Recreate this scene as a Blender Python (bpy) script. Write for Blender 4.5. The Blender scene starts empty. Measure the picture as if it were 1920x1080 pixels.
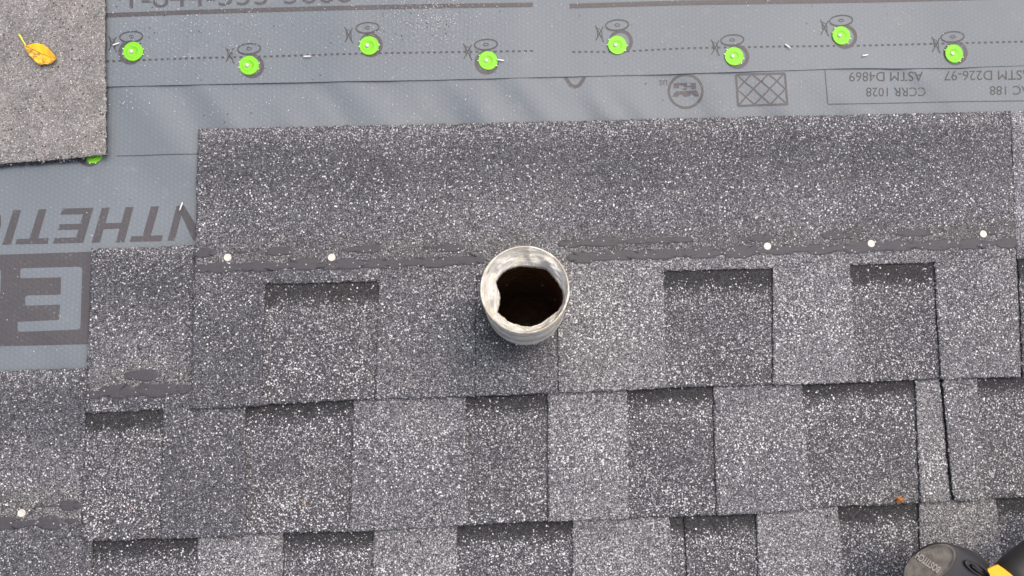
import bpy, bmesh, math, random
import numpy as np
from mathutils import Vector, Matrix

random.seed(7)
RNG = np.random.default_rng(7)
S = bpy.context.scene
COL = S.collection

# ------------------------------------------------------------------ camera, light
cam_d = bpy.data.cameras.new("camera")
cam_d.sensor_width = 36.0
cam_d.lens = 30.0
cam_d.clip_start = 0.02
cam_d.clip_end = 200.0
cam = bpy.data.objects.new("camera", cam_d)
COL.objects.link(cam)
CL = Vector((-0.05, -0.10, 1.0))
fwd = (-CL).normalized()
right = fwd.cross(Vector((0, 1, 0))).normalized()
upv = right.cross(fwd)
RM = Matrix((right, upv, -fwd)).transposed()
cam.matrix_world = Matrix.Translation(CL) @ RM.to_4x4()
S.camera = cam

SUN_EL, SUN_AZ = math.radians(66), math.radians(40)      # azimuth clockwise from +Y (up-slope)
w = bpy.data.worlds.new("World")
S.world = w
w.use_nodes = True
nt = w.node_tree
sky = nt.nodes.new("ShaderNodeTexSky")
sky.sky_type = 'NISHITA'
sky.sun_disc = False
sky.sun_elevation = SUN_EL
sky.sun_rotation = SUN_AZ
sky.air_density = 1.0
sky.dust_density = 8.0
sky.ozone_density = 0.6
nt.links.new(sky.outputs[0], nt.nodes["Background"].inputs[0])
nt.nodes["Background"].inputs[1].default_value = 0.15

sd = bpy.data.lights.new("sun", 'SUN')
sd.energy = 0.6
sd.angle = math.radians(110)
sd.color = (1.0, 0.975, 0.95)
sun = bpy.data.objects.new("sun", sd)
COL.objects.link(sun)
sdir = Vector((math.sin(SUN_AZ) * math.cos(SUN_EL), math.cos(SUN_AZ) * math.cos(SUN_EL), math.sin(SUN_EL)))
sun.rotation_euler = sdir.to_track_quat('Z', 'Y').to_euler()
sun.location = sdir * 5
S.view_settings.view_transform = 'Standard'
S.view_settings.look = 'None'
S.view_settings.exposure = 0.36
S.view_settings.gamma = 1.0

# ------------------------------------------------------------------ survey: photo measurements to metres on the roof
RN_ = np.array(RM)
CLn = np.array(CL)


def W(px, py, z=0.0):
    """roof coordinates (x, y) of a surveyed point at height z; arrays allowed"""
    px = np.asarray(px, float); py = np.asarray(py, float)
    d = np.stack([(px - 960) / 1600, -(py - 540) / 1600, -np.ones_like(px)], -1) @ RN_.T
    t = (z - CLn[2]) / d[..., 2]
    return CLn[0] + d[..., 0] * t, CLn[1] + d[..., 1] * t


def WS(px, py, surf):
    z = np.zeros_like(np.asarray(px, float))
    for _ in range(4):
        x, y = W(px, py, z)
        z = surf(x, y)
    return x, y, z


def V(px, py, z=0.0):
    x, y = W(px, py, z)
    return Vector((float(x), float(y), float(z)))


# ------------------------------------------------------------------ noise
def vn(x, y, sc, seed=0):
    """smooth value noise 0..1"""
    x = np.asarray(x, float) * sc + seed * 17.13
    y = np.asarray(y, float) * sc + seed * 31.7
    xi = np.floor(x).astype(np.int64); yi = np.floor(y).astype(np.int64)
    fx = x - xi; fy = y - yi
    fx = fx * fx * (3 - 2 * fx); fy = fy * fy * (3 - 2 * fy)

    def h(a, b):
        n = (a * 374761393 + b * 668265263 + seed * 974711) & 0x7fffffff
        n = ((n ^ (n >> 13)) * 1274126177) & 0x7fffffff
        return ((n ^ (n >> 16)) & 0xffff) / 65535.0
    a = h(xi, yi); b = h(xi + 1, yi); c = h(xi, yi + 1); d = h(xi + 1, yi + 1)
    return (a * (1 - fx) + b * fx) * (1 - fy) + (c * (1 - fx) + d * fx) * fy


def fbm(x, y, sc, seed=0, o=3):
    s = 0; a = 1; t = 0
    for i in range(o):
        s = s + a * vn(x, y, sc * 2 ** i, seed + i); t += a; a *= .5
    return s / t


# ------------------------------------------------------------------ object helpers
def link(o, parent=None, loc=None):
    COL.objects.link(o)
    if parent is not None:
        o.parent = parent
    if loc is not None:
        o.location = loc
    return o


def tag(o, label=None, cat=None, group=None, kind=None):
    for k, v in (('label', label), ('category', cat), ('group', group), ('kind', kind)):
        if v:
            o[k] = v
    return o


def empty(name, loc, rz=0.0):
    o = bpy.data.objects.new(name, None)
    o.empty_display_size = 0.01
    COL.objects.link(o)
    o.location = loc
    o.rotation_euler = (0, 0, rz)
    return o


def mesh_np(name, verts, faces, mat, parent=None, col=None, smooth=True, tail=None):
    """verts (n,3); faces (m,4) int array of quads; tail: list of extra faces"""
    me = bpy.data.meshes.new(name)
    me.vertices.add(len(verts))
    me.vertices.foreach_set('co', np.asarray(verts, np.float32).ravel())
    loops = list(np.asarray(faces, np.int64).ravel())
    starts = list(range(0, 4 * len(faces), 4))
    if tail:
        for f in tail:
            starts.append(len(loops)); loops.extend(f)
    me.loops.add(len(loops))
    me.loops.foreach_set('vertex_index', np.asarray(loops, np.int32))
    me.polygons.add(len(starts))
    me.polygons.foreach_set('loop_start', np.asarray(starts, np.int32))
    if smooth:
        me.polygons.foreach_set('use_smooth', np.ones(len(starts), bool))
    me.update(calc_edges=True)
    me.validate()
    if col is not None:
        a = me.color_attributes.new('gran', 'FLOAT_COLOR', 'POINT')
        c = np.ones((len(verts), 4), np.float32); c[:, :3] = col
        a.data.foreach_set('color', c.ravel())
    if mat:
        me.materials.append(mat)
    return link(bpy.data.objects.new(name, me), parent)


def bm_obj(name, bm, mat, parent=None, smooth=False):
    me = bpy.data.meshes.new(name)
    bm.normal_update()
    bm.to_mesh(me); bm.free()
    if smooth:
        for p in me.polygons: p.use_smooth = True
    for m in (mat if isinstance(mat, (list, tuple)) else [mat]):
        me.materials.append(m)
    return link(bpy.data.objects.new(name, me), parent)


# ------------------------------------------------------------------ materials
class N:
    def __init__(s, name):
        s.m = bpy.data.materials.new(name); s.m.use_nodes = True
        s.t = s.m.node_tree; s.b = s.t.nodes['Principled BSDF']
        s.tc = s.t.nodes.new('ShaderNodeTexCoord').outputs['Object']

    def set(s, sock, v):
        if isinstance(v, bpy.types.NodeSocket): s.t.links.new(v, sock)
        else: sock.default_value = v

    def math(s, op, a, b=0.0, c=None, clamp=False):
        n = s.t.nodes.new('ShaderNodeMath'); n.operation = op; n.use_clamp = clamp
        s.set(n.inputs[0], a); s.set(n.inputs[1], b)
        if c is not None: s.set(n.inputs[2], c)
        return n.outputs[0]

    def vmath(s, op, a, b):
        n = s.t.nodes.new('ShaderNodeVectorMath'); n.operation = op
        s.set(n.inputs[0], a)
        if op == 'SCALE': s.set(n.inputs[3], b)
        else: s.set(n.inputs[1], b)
        return n.outputs['Value'] if op == 'DOT_PRODUCT' else n.outputs[0]

    def noise(s, sc, det=3, rough=.55, vec=None, out='Fac'):
        n = s.t.nodes.new('ShaderNodeTexNoise')
        s.set(n.inputs['Vector'], vec or s.tc)
        n.inputs['Scale'].default_value = sc; n.inputs['Detail'].default_value = det
        n.inputs['Roughness'].default_value = rough
        return n.outputs[out]

    def vor(s, sc, vec=None, feat='F1'):
        n = s.t.nodes.new('ShaderNodeTexVoronoi'); n.feature = feat
        s.set(n.inputs['Vector'], vec or s.tc); n.inputs['Scale'].default_value = sc
        return n

    def ramp(s, f, pts, interp='LINEAR'):
        n = s.t.nodes.new('ShaderNodeValToRGB'); n.color_ramp.interpolation = interp
        e = n.color_ramp.elements
        while len(e) < len(pts): e.new(0.5)
        for i, (p, c) in enumerate(pts):
            e[i].position = p
            e[i].color = (c, c, c, 1) if isinstance(c, (int, float)) else (*c, 1)
        s.set(n.inputs[0], f)
        return n.outputs[0]

    def mix(s, f, a, b, mode='MIX'):
        n = s.t.nodes.new('ShaderNodeMix'); n.data_type = 'RGBA'; n.blend_type = mode
        s.set(n.inputs[0], f)
        for i, v in ((6, a), (7, b)):
            if isinstance(v, (int, float)): v = (v, v, v)
            if isinstance(v, tuple) and len(v) == 3: v = (*v, 1)
            s.set(n.inputs[i], v)
        return n.outputs[2]

    def sep(s, c):
        n = s.t.nodes.new('ShaderNodeSeparateColor'); s.set(n.inputs[0], c); return n.outputs

    def bump(s, h, dist, strength=1.0, nrm=None):
        n = s.t.nodes.new('ShaderNodeBump'); n.inputs['Distance'].default_value = dist
        n.inputs['Strength'].default_value = strength; s.set(n.inputs['Height'], h)
        if nrm: s.set(n.inputs['Normal'], nrm)
        return n.outputs[0]

    def done(s, color=None, rough=None, normal=None, **kw):
        if color is not None:
            if isinstance(color, tuple): color = (*color, 1)
            s.set(s.b.inputs['Base Color'], color)
        if rough is not None: s.set(s.b.inputs['Roughness'], rough)
        if normal is not None: s.set(s.b.inputs['Normal'], normal)
        for k, v in kw.items(): s.set(s.b.inputs[k.replace('_', ' ')], v)
        return s.m


def mat_granules():
    n = N('ceramic_granules')
    at = n.t.nodes.new('ShaderNodeVertexColor'); at.layer_name = 'gran'
    ch = n.sep(at.outputs['Color'])
    tone, white, warm = ch[0], ch[1], ch[2]
    wob = n.vmath('SCALE', n.vmath('SUBTRACT', n.noise(420, 2, out='Color'), (.5, .5, .5)), .0016)
    p = n.vmath('ADD', n.tc, wob)
    p = n.vmath('MULTIPLY', p, (1, 1, .35))
    v1 = n.vor(1050, p); v2 = n.vor(540, p); v3 = n.vor(760, n.vmath('ADD', p, (3.1, 1.7, 0)))
    r1 = n.sep(v1.outputs['Color'])[0]
    c2 = n.sep(v2.outputs['Color']); c3 = n.sep(v3.outputs['Color'])
    g = n.ramp(r1, [(0, .10), (.3, .52), (.65, 1.0), (.85, 1.6), (1, 2.8)])
    base = n.math('MULTIPLY', n.sep(g)[0], tone)
    tint = n.mix(warm, (.93, .96, 1.13), (1.01, 1.0, .97))
    colr = n.mix(1.0, tint, base, 'MULTIPLY')
    # pale mineral granules, large and small
    sh2 = n.math('LESS_THAN', v2.outputs['Distance'], n.math('MULTIPLY_ADD', c2[1], .25, .36))
    w2 = n.math('MULTIPLY', n.math('LESS_THAN', c2[0], n.math('MULTIPLY', white, 1.0)), sh2)
    w3 = n.math('MULTIPLY', n.math('LESS_THAN', c3[0], n.math('MULTIPLY', white, 1.2)),
                n.math('LESS_THAN', v3.outputs['Distance'], .48))
    pale2 = n.mix(c2[2], (.26, .26, .275), (.78, .79, .81))
    pale3 = n.mix(c3[2], (.17, .17, .185), (.52, .52, .54))
    colr = n.mix(w3, colr, pale3)
    colr = n.mix(w2, colr, pale2)
    hgt = n.math('ADD', n.math('MULTIPLY', v1.outputs['Distance'], -1.0), n.math('MULTIPLY', w2, .5))
    nr = n.bump(hgt, .0007, .8)
    return n.done(colr, n.math('MULTIPLY_ADD', r1, .3, .6), nr, Specular_IOR_Level=.35)


def mat_underside():
    n = N('sanded_shingle_back')
    wob = n.vmath('ADD', n.tc, n.vmath('SCALE', n.noise(500, 2, out='Color'), .002))
    v1 = n.vor(900, wob); v2 = n.vor(330, wob)
    c1 = n.sep(v1.outputs['Color']); c2 = n.sep(v2.outputs['Color'])
    blot = n.noise(38, 5, .62)
    base = n.mix(n.ramp(blot, [(.3, 0.0), (.7, 1.0)]), (.165, .163, .162), (.245, .240, .237))
    tan = n.ramp(n.noise(16, 3), [(.5, 0.0), (.72, 1.0)])
    base = n.mix(n.math('MULTIPLY', tan, .25), base, (.28, .235, .21))
    pal = n.ramp(n.noise(21, 4, vec=n.vmath('ADD', n.tc, (4, 2, 0))), [(.66, 0.0), (.74, 1.0)])
    base = n.mix(n.math('MULTIPLY', pal, .35), base, (.48, .45, .43))
    base = n.mix(n.math('MULTIPLY', n.ramp(n.noise(75, 4, .7, vec=n.vmath('ADD', n.tc, (1, 7, 0))), [(.60, 0.0), (.74, 1.0)]), .6), base, (.085, .085, .09))
    g = n.ramp(c1[0], [(0, .50), (.5, .95), (1, 1.5)])
    col = n.mix(1.0, base, g, 'MULTIPLY')
    dk = n.math('MULTIPLY', n.math('LESS_THAN', c2[0], .055), n.math('LESS_THAN', v2.outputs['Distance'], .4))
    col = n.mix(dk, col, (.05, .05, .055))
    wh = n.math('MULTIPLY', n.math('GREATER_THAN', c1[1], .955), n.math('LESS_THAN', v1.outputs['Distance'], .5))
    col = n.mix(wh, col, (.72, .70, .68))
    nr = n.bump(n.math('ADD', n.math('MULTIPLY', v1.outputs['Distance'], -.6), n.noise(160, 3)), .0006, .7)
    return n.done(col, .85, nr, Specular_IOR_Level=.3)


def hexwave(n, k=1250.0):
    """embossed honeycomb: sum of three cosines"""
    vec = n.vmath('ADD', n.tc, n.vmath('SCALE', n.noise(14, 1, out='Color'), .004))
    out = None
    for a in (0, 60, 120):
        d = (math.cos(math.radians(a)) * k, math.sin(math.radians(a)) * k, 0)
        c = n.math('COSINE', n.vmath('DOT_PRODUCT', vec, d))
        out = c if out is None else n.math('ADD', out, c)
    return out      # -1.5 .. 3


UND_A, UND_B = (.126, .152, .177), (.150, .177, .201)


def und_color(n):
    c = n.mix(n.ramp(n.noise(5, 3), [(.3, 0.0), (.7, 1.0)]), UND_A, UND_B)
    c = n.mix(n.math('MULTIPLY', n.ramp(n.noise(30, 5, .65, vec=n.vmath('ADD', n.tc, (2, 3, 0))), [(.60, 0.0), (.78, 1.0)]), .3), c, (.30, .31, .32))
    c = n.mix(n.math('MULTIPLY', n.ramp(n.noise(58, 5, .7), [(.66, 0.0), (.8, 1.0)]), .5), c, (.10, .105, .115))
    return c


def mat_under(printed=False, col=(.066, .063, .070)):
    n = N('printed_ink' if printed else 'woven_underlayment')
    hx = hexwave(n)
    c = und_color(n)
    cell = n.ramp(n.math('MULTIPLY_ADD', hx, .2, .35), [(.12, 0.0), (.45, 1.0)])
    c = n.mix(n.ramp(n.noise(420, 2, vec=n.vmath('ADD', n.tc, (5, 5, 0))), [(.70, 0.0), (.74, .35)]), c, (.5, .52, .54))
    c = n.mix(n.math('MULTIPLY', n.math('MULTIPLY', cell, n.noise(9, 3)), .16), c, (.30, .33, .36))
    rgh = .5
    if printed:
        ink = n.mix(n.noise(240, 3), tuple(v * .8 for v in col), tuple(v * 1.25 for v in col))
        wear = n.ramp(n.noise(26, 4, .7, vec=n.vmath('ADD', n.tc, (9, 3, 0))), [(.54, 0.0), (.70, 1.0)])
        spots = n.ramp(n.math('MULTIPLY_ADD', hx, .2, .35), [(.45, 0.0), (.75, 1.0)])
        f = n.math('ADD', n.math('MULTIPLY', n.math('MULTIPLY', wear, spots), .75),
                   n.math('MULTIPLY', n.ramp(n.noise(700, 2), [(.58, 0.0), (.72, 1.0)]), .25), clamp=True)
        c = n.mix(f, ink, c)
    fine = n.noise(90, 3)
    h = n.math('ADD', n.math('MULTIPLY', hx, .07), n.math('MULTIPLY', fine, .5))
    nr = n.bump(h, .0008, .55)
    return n.done(c, rgh, nr, Specular_IOR_Level=.42)


def simple(name, col, rough=.6, ns=200, amp=.2, bump=.0003, **kw):
    n = N(name)
    lo = tuple(v * (1 - amp) for v in col); hi = tuple(min(1, v * (1 + amp)) for v in col)
    f = n.noise(ns, 4)
    return n.done(n.mix(f, lo, hi), rough, n.bump(f, bump, .5), **kw)


M_GR = mat_granules()
M_UNDERSIDE = mat_underside()
M_UN = mat_under()
M_INK = mat_under(True)
M_INK_THIN = mat_under(True, (.045, .047, .052))
n = N('asphalt_sealant')
_v = n.vor(520); _c = n.sep(_v.outputs['Color'])
_g = n.math('MULTIPLY', n.math('LESS_THAN', _c[0], .035), n.math('LESS_THAN', _v.outputs['Distance'], .45))
_f = n.noise(150, 5, .7)
M_SEAL = n.done(n.mix(_g, n.mix(_f, (.042, .042, .050), (.066, .066, .076)), (.42, .42, .43)), .55, n.bump(n.noise(420, 4), .0009, .7), Specular_IOR_Level=.4)
M_CAP = simple('green_plastic', (.19, .58, .012), .5, 60, .07, .0001)
M_CAPN = simple('pale_green_plastic', (.62, .80, .42), .4, 60, .1, .0001)
M_NAIL = simple('galvanised_steel', (.60, .58, .53), .45, 700, .25, .0005, Metallic=.15)
M_SLIV = simple('white_plastic', (.78, .80, .82), .5, 500, .1)
M_DECK = simple('plywood', (.35, .25, .15), .8, 12, .3)
M_GROUND = simple('lawn', (.05, .08, .03), .9, 3, .4)

# ------------------------------------------------------------------ the setting
bm = bmesh.new()
bmesh.ops.create_grid(bm, x_segments=2, y_segments=2, size=90)
g = bm_obj('ground', bm, M_GROUND); g.location = (0, 0, -3.2)
tag(g, kind='structure')

bm = bmesh.new()
bmesh.ops.create_cube(bm, size=1.0, matrix=Matrix.Translation((0, 0, -.0125)) @ Matrix.Diagonal((3.6, 3.0, .016, 1)))
roof = bm_obj('roof', bm, M_DECK)
tag(roof, kind='structure')

SEAM = [(-600, 180), (0, 169), (205, 163), (330, 160), (640, 153), (820, 150), (1000, 146), (1100, 143.5), (1280, 138.5),
        (1400, 135), (1500, 132), (1560, 129.5), (1640, 128.5), (1700, 129), (1780, 128), (1920, 123.5), (2600, 108)]
_sx, _sy = W([p[0] for p in SEAM], [p[1] for p in SEAM], .001)


def seam_y(x):
    return np.interp(x, _sx, _sy)


def h_low(x, y):
    """height of the wrinkled lower sheet"""
    a = math.radians(-52)
    u = x * math.cos(a) + y * math.sin(a); v = -x * math.sin(a) + y * math.cos(a)
    r = vn(u, v * 4.2, 7, 3) - .5
    r2 = vn(u, v * 3.5, 15, 5) - .5
    msk = np.clip(vn(x, y, 3.2, 8) * 1.8 - .35, .15, 1)
    under = np.clip((seam_y(x) + .02 - y) / .03, 0, 1)           # held flat below the lap
    shing = np.clip((y + .05) / .25, .25, 1)
    hh = (r * .0074 + r2 * .0036) * msk * under * shing
    return np.clip(hh, -.0025, .0028) + .0004 * (vn(x, y, 25, 9) - .5)


def h_up(x, y):
    lift = .0004 * np.exp(-np.abs(y - seam_y(x)) / .012) * np.clip(vn(x, y * 0, 13, 4) * 2 - .5, 0, 1)
    a = math.radians(-60)
    u = x * math.cos(a) + y * math.sin(a); v = -x * math.sin(a) + y * math.cos(a)
    return h_low(x, np.minimum(y, seam_y(x))) * .3 + .0012 + lift + .0009 * (vn(u, v * 3, 9, 12)) + .0005 * (vn(x, y, 18, 6) - .5)


xs = np.concatenate([np.linspace(-1.6, -.75, 18)[:-1], np.arange(-.75, .75, .005), np.linspace(.75, 1.6, 18)])


def sheet(name, ylo, yhi, hf, nv, lip=0.0):
    t = np.linspace(0, 1, nv)
    X, T = np.meshgrid(xs, t, indexing='ij')
    lo = ylo(xs)[:, None]; Y = lo + (yhi - lo) * T
    Z = hf(X, Y)
    vs = np.stack([X, Y, Z], -1).reshape(-1, 3)
    nx, ny = X.shape
    i = np.arange(nx * ny).reshape(nx, ny)
    q = np.stack([i[:-1, :-1], i[1:, :-1], i[1:, 1:], i[:-1, 1:]], -1).reshape(-1, 4)
    # folded-under thickness at the lower edge
    k = len(vs)
    e0 = vs.reshape(nx, ny, 3)[:, 0].copy(); low = e0.copy(); low[:, 2] -= .0004
    vs = np.concatenate([vs, low, e0])
    j = np.arange(nx) + k
    q2 = np.stack([j[:-1] + nx, j[:-1], j[1:], j[1:] + nx], -1)
    return mesh_np(name, vs, np.concatenate([q, q2]), M_UN, roof)


low_sheet = sheet('underlayment_sheet', lambda x: np.full_like(x, -1.35), .52, h_low, 330)
up_sheet = sheet('underlayment_sheet', lambda x: seam_y(x), 1.35, h_up, 170)

# ------------------------------------------------------------------ printing on the sheets


class Ink:
    def __init__(s):
        s.polys = []

    def poly(s, pts):
        s.polys.append([tuple(p) for p in pts]); return s

    def line(s, a, b, w):
        a = Vector(a); b = Vector(b); d = (b - a).normalized(); n = Vector((-d.y, d.x)) * w / 2
        s.poly([a + n, b + n, b - n, a - n]); return s

    def path(s, pts, w, closed=False):
        P = [Vector(p) for p in pts]; m = len(P)
        nr = []
        for i in range(m):
            if closed: d = P[(i + 1) % m] - P[i - 1]
            else: d = P[min(i + 1, m - 1)] - P[max(i - 1, 0)]
            d.normalize(); nr.append(Vector((-d.y, d.x)) * w / 2)
        for i in range(m if closed else m - 1):
            j = (i + 1) % m
            s.poly([P[i] + nr[i], P[j] + nr[j], P[j] - nr[j], P[i] - nr[i]])
        return s

    def ell(s, cx, cy, rx, ry, w, a0=0, a1=360, rot=0, n=40):
        pts = []
        full = a1 - a0 >= 360
        for i in range(n if full else n + 1):
            t = math.radians(a0 + (a1 - a0) * i / n)
            x = rx * math.cos(t); y = ry * math.sin(t); r = math.radians(rot)
            pts.append((cx + x * math.cos(r) - y * math.sin(r), cy + x * math.sin(r) + y * math.cos(r)))
        return s.path(pts, w, full)

    def build(s, name, sheet_ob, hf, mat, eps=.00022, maxlen=9.0):
        bm = bmesh.new()
        for p in s.polys:
            vs = [bm.verts.new((x, y, 0)) for x, y in p]
            try: bm.faces.new(vs)
            except ValueError: pass
        return finish_ink(bm, name, sheet_ob, hf, mat, eps, maxlen)


def finish_ink(bm, name, sheet_ob, hf, mat, eps, maxlen=9.0):
    bm.normal_update()
    bmesh.ops.triangulate(bm, faces=bm.faces[:], ngon_method='EAR_CLIP')
    for _ in range(7):
        es = [e for e in bm.edges if (e.verts[0].co - e.verts[1].co).length > maxlen]
        if not es: break
        bmesh.ops.subdivide_edges(bm, edges=es, cuts=1)
        bmesh.ops.triangulate(bm, faces=[f for f in bm.faces if len(f.verts) > 3])
    co = np.array([v.co[:] for v in bm.verts])
    x, y, z = WS(co[:, 0], co[:, 1], hf)
    for v, a, b, c in zip(bm.verts, x, y, z):
        v.co = (a, b, c + eps)
    bm.normal_update()
    for f in bm.faces:
        if f.normal.z < 0: f.normal_flip()
    return bm_obj(name, bm, mat, sheet_ob)


def text_ink(txt, x0, y0, x1, height, slope, name, sheet_ob, hf, mat, flip=True, bold=0.0, eps=.00022):
    """x0: where the text starts (right end when the print is upside down), x1: where it ends"""
    cu = bpy.data.curves.new('t', 'FONT'); cu.body = txt; cu.size = 1.0; cu.offset = bold; cu.resolution_u = 4
    ob = bpy.data.objects.new('t', cu); COL.objects.link(ob)
    dg = bpy.context.evaluated_depsgraph_get(); dg.update()
    me = bpy.data.meshes.new_from_object(ob.evaluated_get(dg))
    bpy.data.objects.remove(ob); bpy.data.curves.remove(cu)
    co = np.array([v.co[:] for v in me.vertices])
    mnx, mxx = co[:, 0].min(), co[:, 0].max()
    mxy = co[:, 1].max()
    bm = bmesh.new(); bm.from_mesh(me); bpy.data.meshes.remove(me)
    for v in bm.verts:
        t = (v.co.x - mnx) / (mxx - mnx)
        X = x0 + (x1 - x0) * t
        u = v.co.y / mxy
        v.co = (X, y0 + (X - x0) * slope + (height * u if flip else -height * u), 0)
    return finish_ink(bm, name, sheet_ob, hf, mat, eps, 12)


STRIPE = [(195, 29), (370, 22.5), (600, 16), (640, 15), (820, 11.5), (999, 9)]
STRIPE2 = [(1068, 11.5), (1280, 5.5), (1500, 2.5), (1660, 0), (1900, -6), (2300, -18)]
Ink().path([(-400, 50), (0, 36)] + STRIPE, 8.5).build('printed_stripe', up_sheet, h_up, M_INK)
Ink().path(STRIPE2, 9).build('printed_stripe', up_sheet, h_up, M_INK)
text_ink('1-844-533-3666', 243, 15.5, 660, 37, -.0265, 'printed_lettering', up_sheet, h_up, M_INK, flip=False, bold=.0)
D1 = [(-300, 128), (205, 115), (380, 108.5), (500, 106), (640, 101.5), (760, 99), (1003, 95.5)]
D2 = [(1073, 97.5), (1160, 97), (1285, 90.5), (1450, 87.5), (1620, 85.5), (1760, 82), (1920, 78), (2300, 70)]
for D in (D1, D2):
    k = Ink(); x = D[0][0]
    while x < D[-1][0]:
        y = np.interp(x, [p[0] for p in D], [p[1] for p in D])
        y2 = np.interp(x + 5.4, [p[0] for p in D], [p[1] for p in D])
        k.line((x, y), (x + 5.4, y2), 3.5)
        x += 11.35
    k.build('printed_dashes', up_sheet, h_up, M_INK_THIN)

CAPS = [(250, 97, -5.5, 1.5), (467, 123, 5.5, 1), (692, 86, 3, -1.5), (915, 114, -2.5, 3), (1157, 85, 7, -7),
        (1376, 106, 6, .5), (1577, 67, 7.5, 2), (1788, 101, 3.5, -1.5)]
ICON = [(246, 69), (467, 91.5), (689, 52), (911, 83.5), (1157, 47), (1373, 75), (1577, 38.5), (1786, 69)]
XI = [(211, 82), (431, 103), (654, 66), (877, 97), (1124, 63), (1341, 89), (1546, 52), (1755, 84)]
for (cx, cy, dx, dy), (ix, iy), (ax, ay) in zip(CAPS, ICON, XI):
    Ink().ell(cx + dx, cy + dy, 19.5, 19.5, 6.5).build('printed_ring', up_sheet, h_up, M_INK)
    k = Ink().ell(ix, iy, 21.5, 9.6, 2.3, rot=-4)
    k.ell(ix, iy + 1.5, 21.5, 9.6, 1.1, 10, 170, rot=-4)
    k.ell(ix, iy, 4.5, 2.4, 1.5, n=16)
    k.line((ix + 1.5, iy + 11), (ix - 1, iy + 15), 3)
    k.line((ax - 8, ay - 15), (ax + 8, ay + 16), 1.9).line((ax + 7, ay - 13), (ax - 7, ay + 13), 2.0)
    k.line((ax - 5, ay - 11), (ax - 3, ay + 6), 1.7).line((ax + 4, ay - 5), (ax + 5, ay + 10), 1.7)
    k.line((ax - 5, ay - 11), (ax + 4, ay - 6), 1.1)
    k.build('printed_symbol', up_sheet, h_up, M_INK_THIN, eps=.0003)

# lower sheet: certification marks, ratings, product lettering (all upside down)
Ink().path([(1057, 138), (1062, 148), (1070, 160), (1078, 163), (1086, 160), (1093, 150), (1098, 138)], 7).build('printed_lettering', low_sheet, h_low, M_INK)
text_ink('us', 1251, 150, 1236, 10, 0, 'printed_lettering', low_sheet, h_low, M_INK)
k = Ink().ell(1285.5, 171, 31.5, 31, 5, n=48)
s8 = lambda x, y: (1240 + x / 7.385, 110 + y / 7.385)
for pg in ([(170, 340), (355, 335), (358, 395), (310, 396), (308, 372), (245, 374), (243, 408), (172, 412)],
           [(408, 335), (480, 333), (484, 420), (415, 425), (412, 392), (362, 392), (362, 378), (408, 376)],
           [(300, 412), (352, 410), (354, 434), (302, 436)],
           [(195, 455), (490, 438), (522, 522), (462, 524), (412, 475), (395, 522), (310, 530), (290, 498), (255, 500), (215, 532), (150, 525)]):
    k.poly([s8(*p) for p in pg])
k.build('certification_mark', low_sheet, h_low, M_INK)
k = Ink()
for a, b in (((1040, 220), (1710, 205)), ((1710, 205), (1745, 640)), ((1745, 632), (1062, 655)), ((1062, 655), (1032, 220))):
    k.line(s8(*a), s8(*b), 4.0)
for pl in ([(1040, 220), (1150, 320), (1275, 420), (1395, 530), (1510, 635)], [(1250, 215), (1380, 315), (1500, 415), (1620, 520), (1740, 630)],
           [(1480, 215), (1600, 310), (1715, 420)], [(1050, 430), (1170, 530), (1285, 635)], [(1250, 215), (1150, 320), (1050, 430)],
           [(1480, 215), (1380, 315), (1275, 420), (1170, 530), (1075, 640)], [(1700, 205), (1600, 310), (1500, 415), (1395, 530), (1285, 635)],
           [(1715, 420), (1620, 520), (1510, 635)]):
    k.path([s8(*p) for p in pl], 2.9)
k.build('printed_lattice', low_sheet, h_low, M_INK)
Ink().path([(1546.5, 131), (1552, 195.5)], 1.7).path([(1552, 195.5), (1700, 193), (1800, 190.5), (1940, 189), (2100, 186)], 1.7) \
    .build('printed_frame', low_sheet, h_low, M_INK_THIN)
text_ink('ASTM D4869', 1730.5, 134.5, 1592, 17.5, -.006, 'printed_lettering', low_sheet, h_low, M_INK_THIN)
text_ink('CCRR 1028', 1735.5, 164, 1624, 16.5, -.006, 'printed_lettering', low_sheet, h_low, M_INK_THIN)
text_ink('ASTM D226-97', 1934, 131.5, 1770, 18, -.010, 'printed_lettering', low_sheet, h_low, M_INK_THIN)
text_ink('AC 188', 1931, 161, 1856, 16.5, -.010, 'printed_lettering', low_sheet, h_low, M_INK_THIN)

s3 = lambda x, y: (x / 3.374, 360 + y / 3.374)
BIG = [[(85, 115), (135, 113), (70, 333), (15, 335)],
       [(246, 110), (295, 108), (242, 293), (308, 291), (303, 328), (98, 332), (108, 297), (187, 295)],
       [(395, 105), (592, 100), (527, 322), (335, 327), (345, 291), (482, 287), (497, 238), (365, 241), (378, 204), (508, 201), (526, 141), (383, 144)],
       [(645, 100), (695, 98), (667, 197), (767, 195), (795, 96), (846, 94), (787, 318), (733, 320), (757, 232), (656, 236), (632, 320), (580, 322)],
       [(955, 92), (1007, 90), (955, 276), (1030, 273), (1022, 312), (820, 316), (832, 280), (903, 278)],
       [(1118, 88), (1165, 86), (1303, 308), (1222, 308), (1148, 148), (1105, 308), (1060, 309)],
       [(-200, 112), (-30, 112), (5, 150), (8, 205), (-20, 300), (-60, 330), (-260, 335), (-250, 300), (-90, 295), (-50, 260), (-35, 190), (-50, 150), (-210, 150)]]
for pg in BIG:
    Ink().poly([s3(*p) for p in pg]).build('printed_letter', low_sheet, h_low, M_INK)
Ink().poly([s3(*p) for p in [(-900, 425), (0, 397), (300, 387), (620, 376), (600, 962), (300, 969), (0, 976), (-900, 1000)]]) \
    .build('printed_panel', low_sheet, h_low, M_INK)
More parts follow.
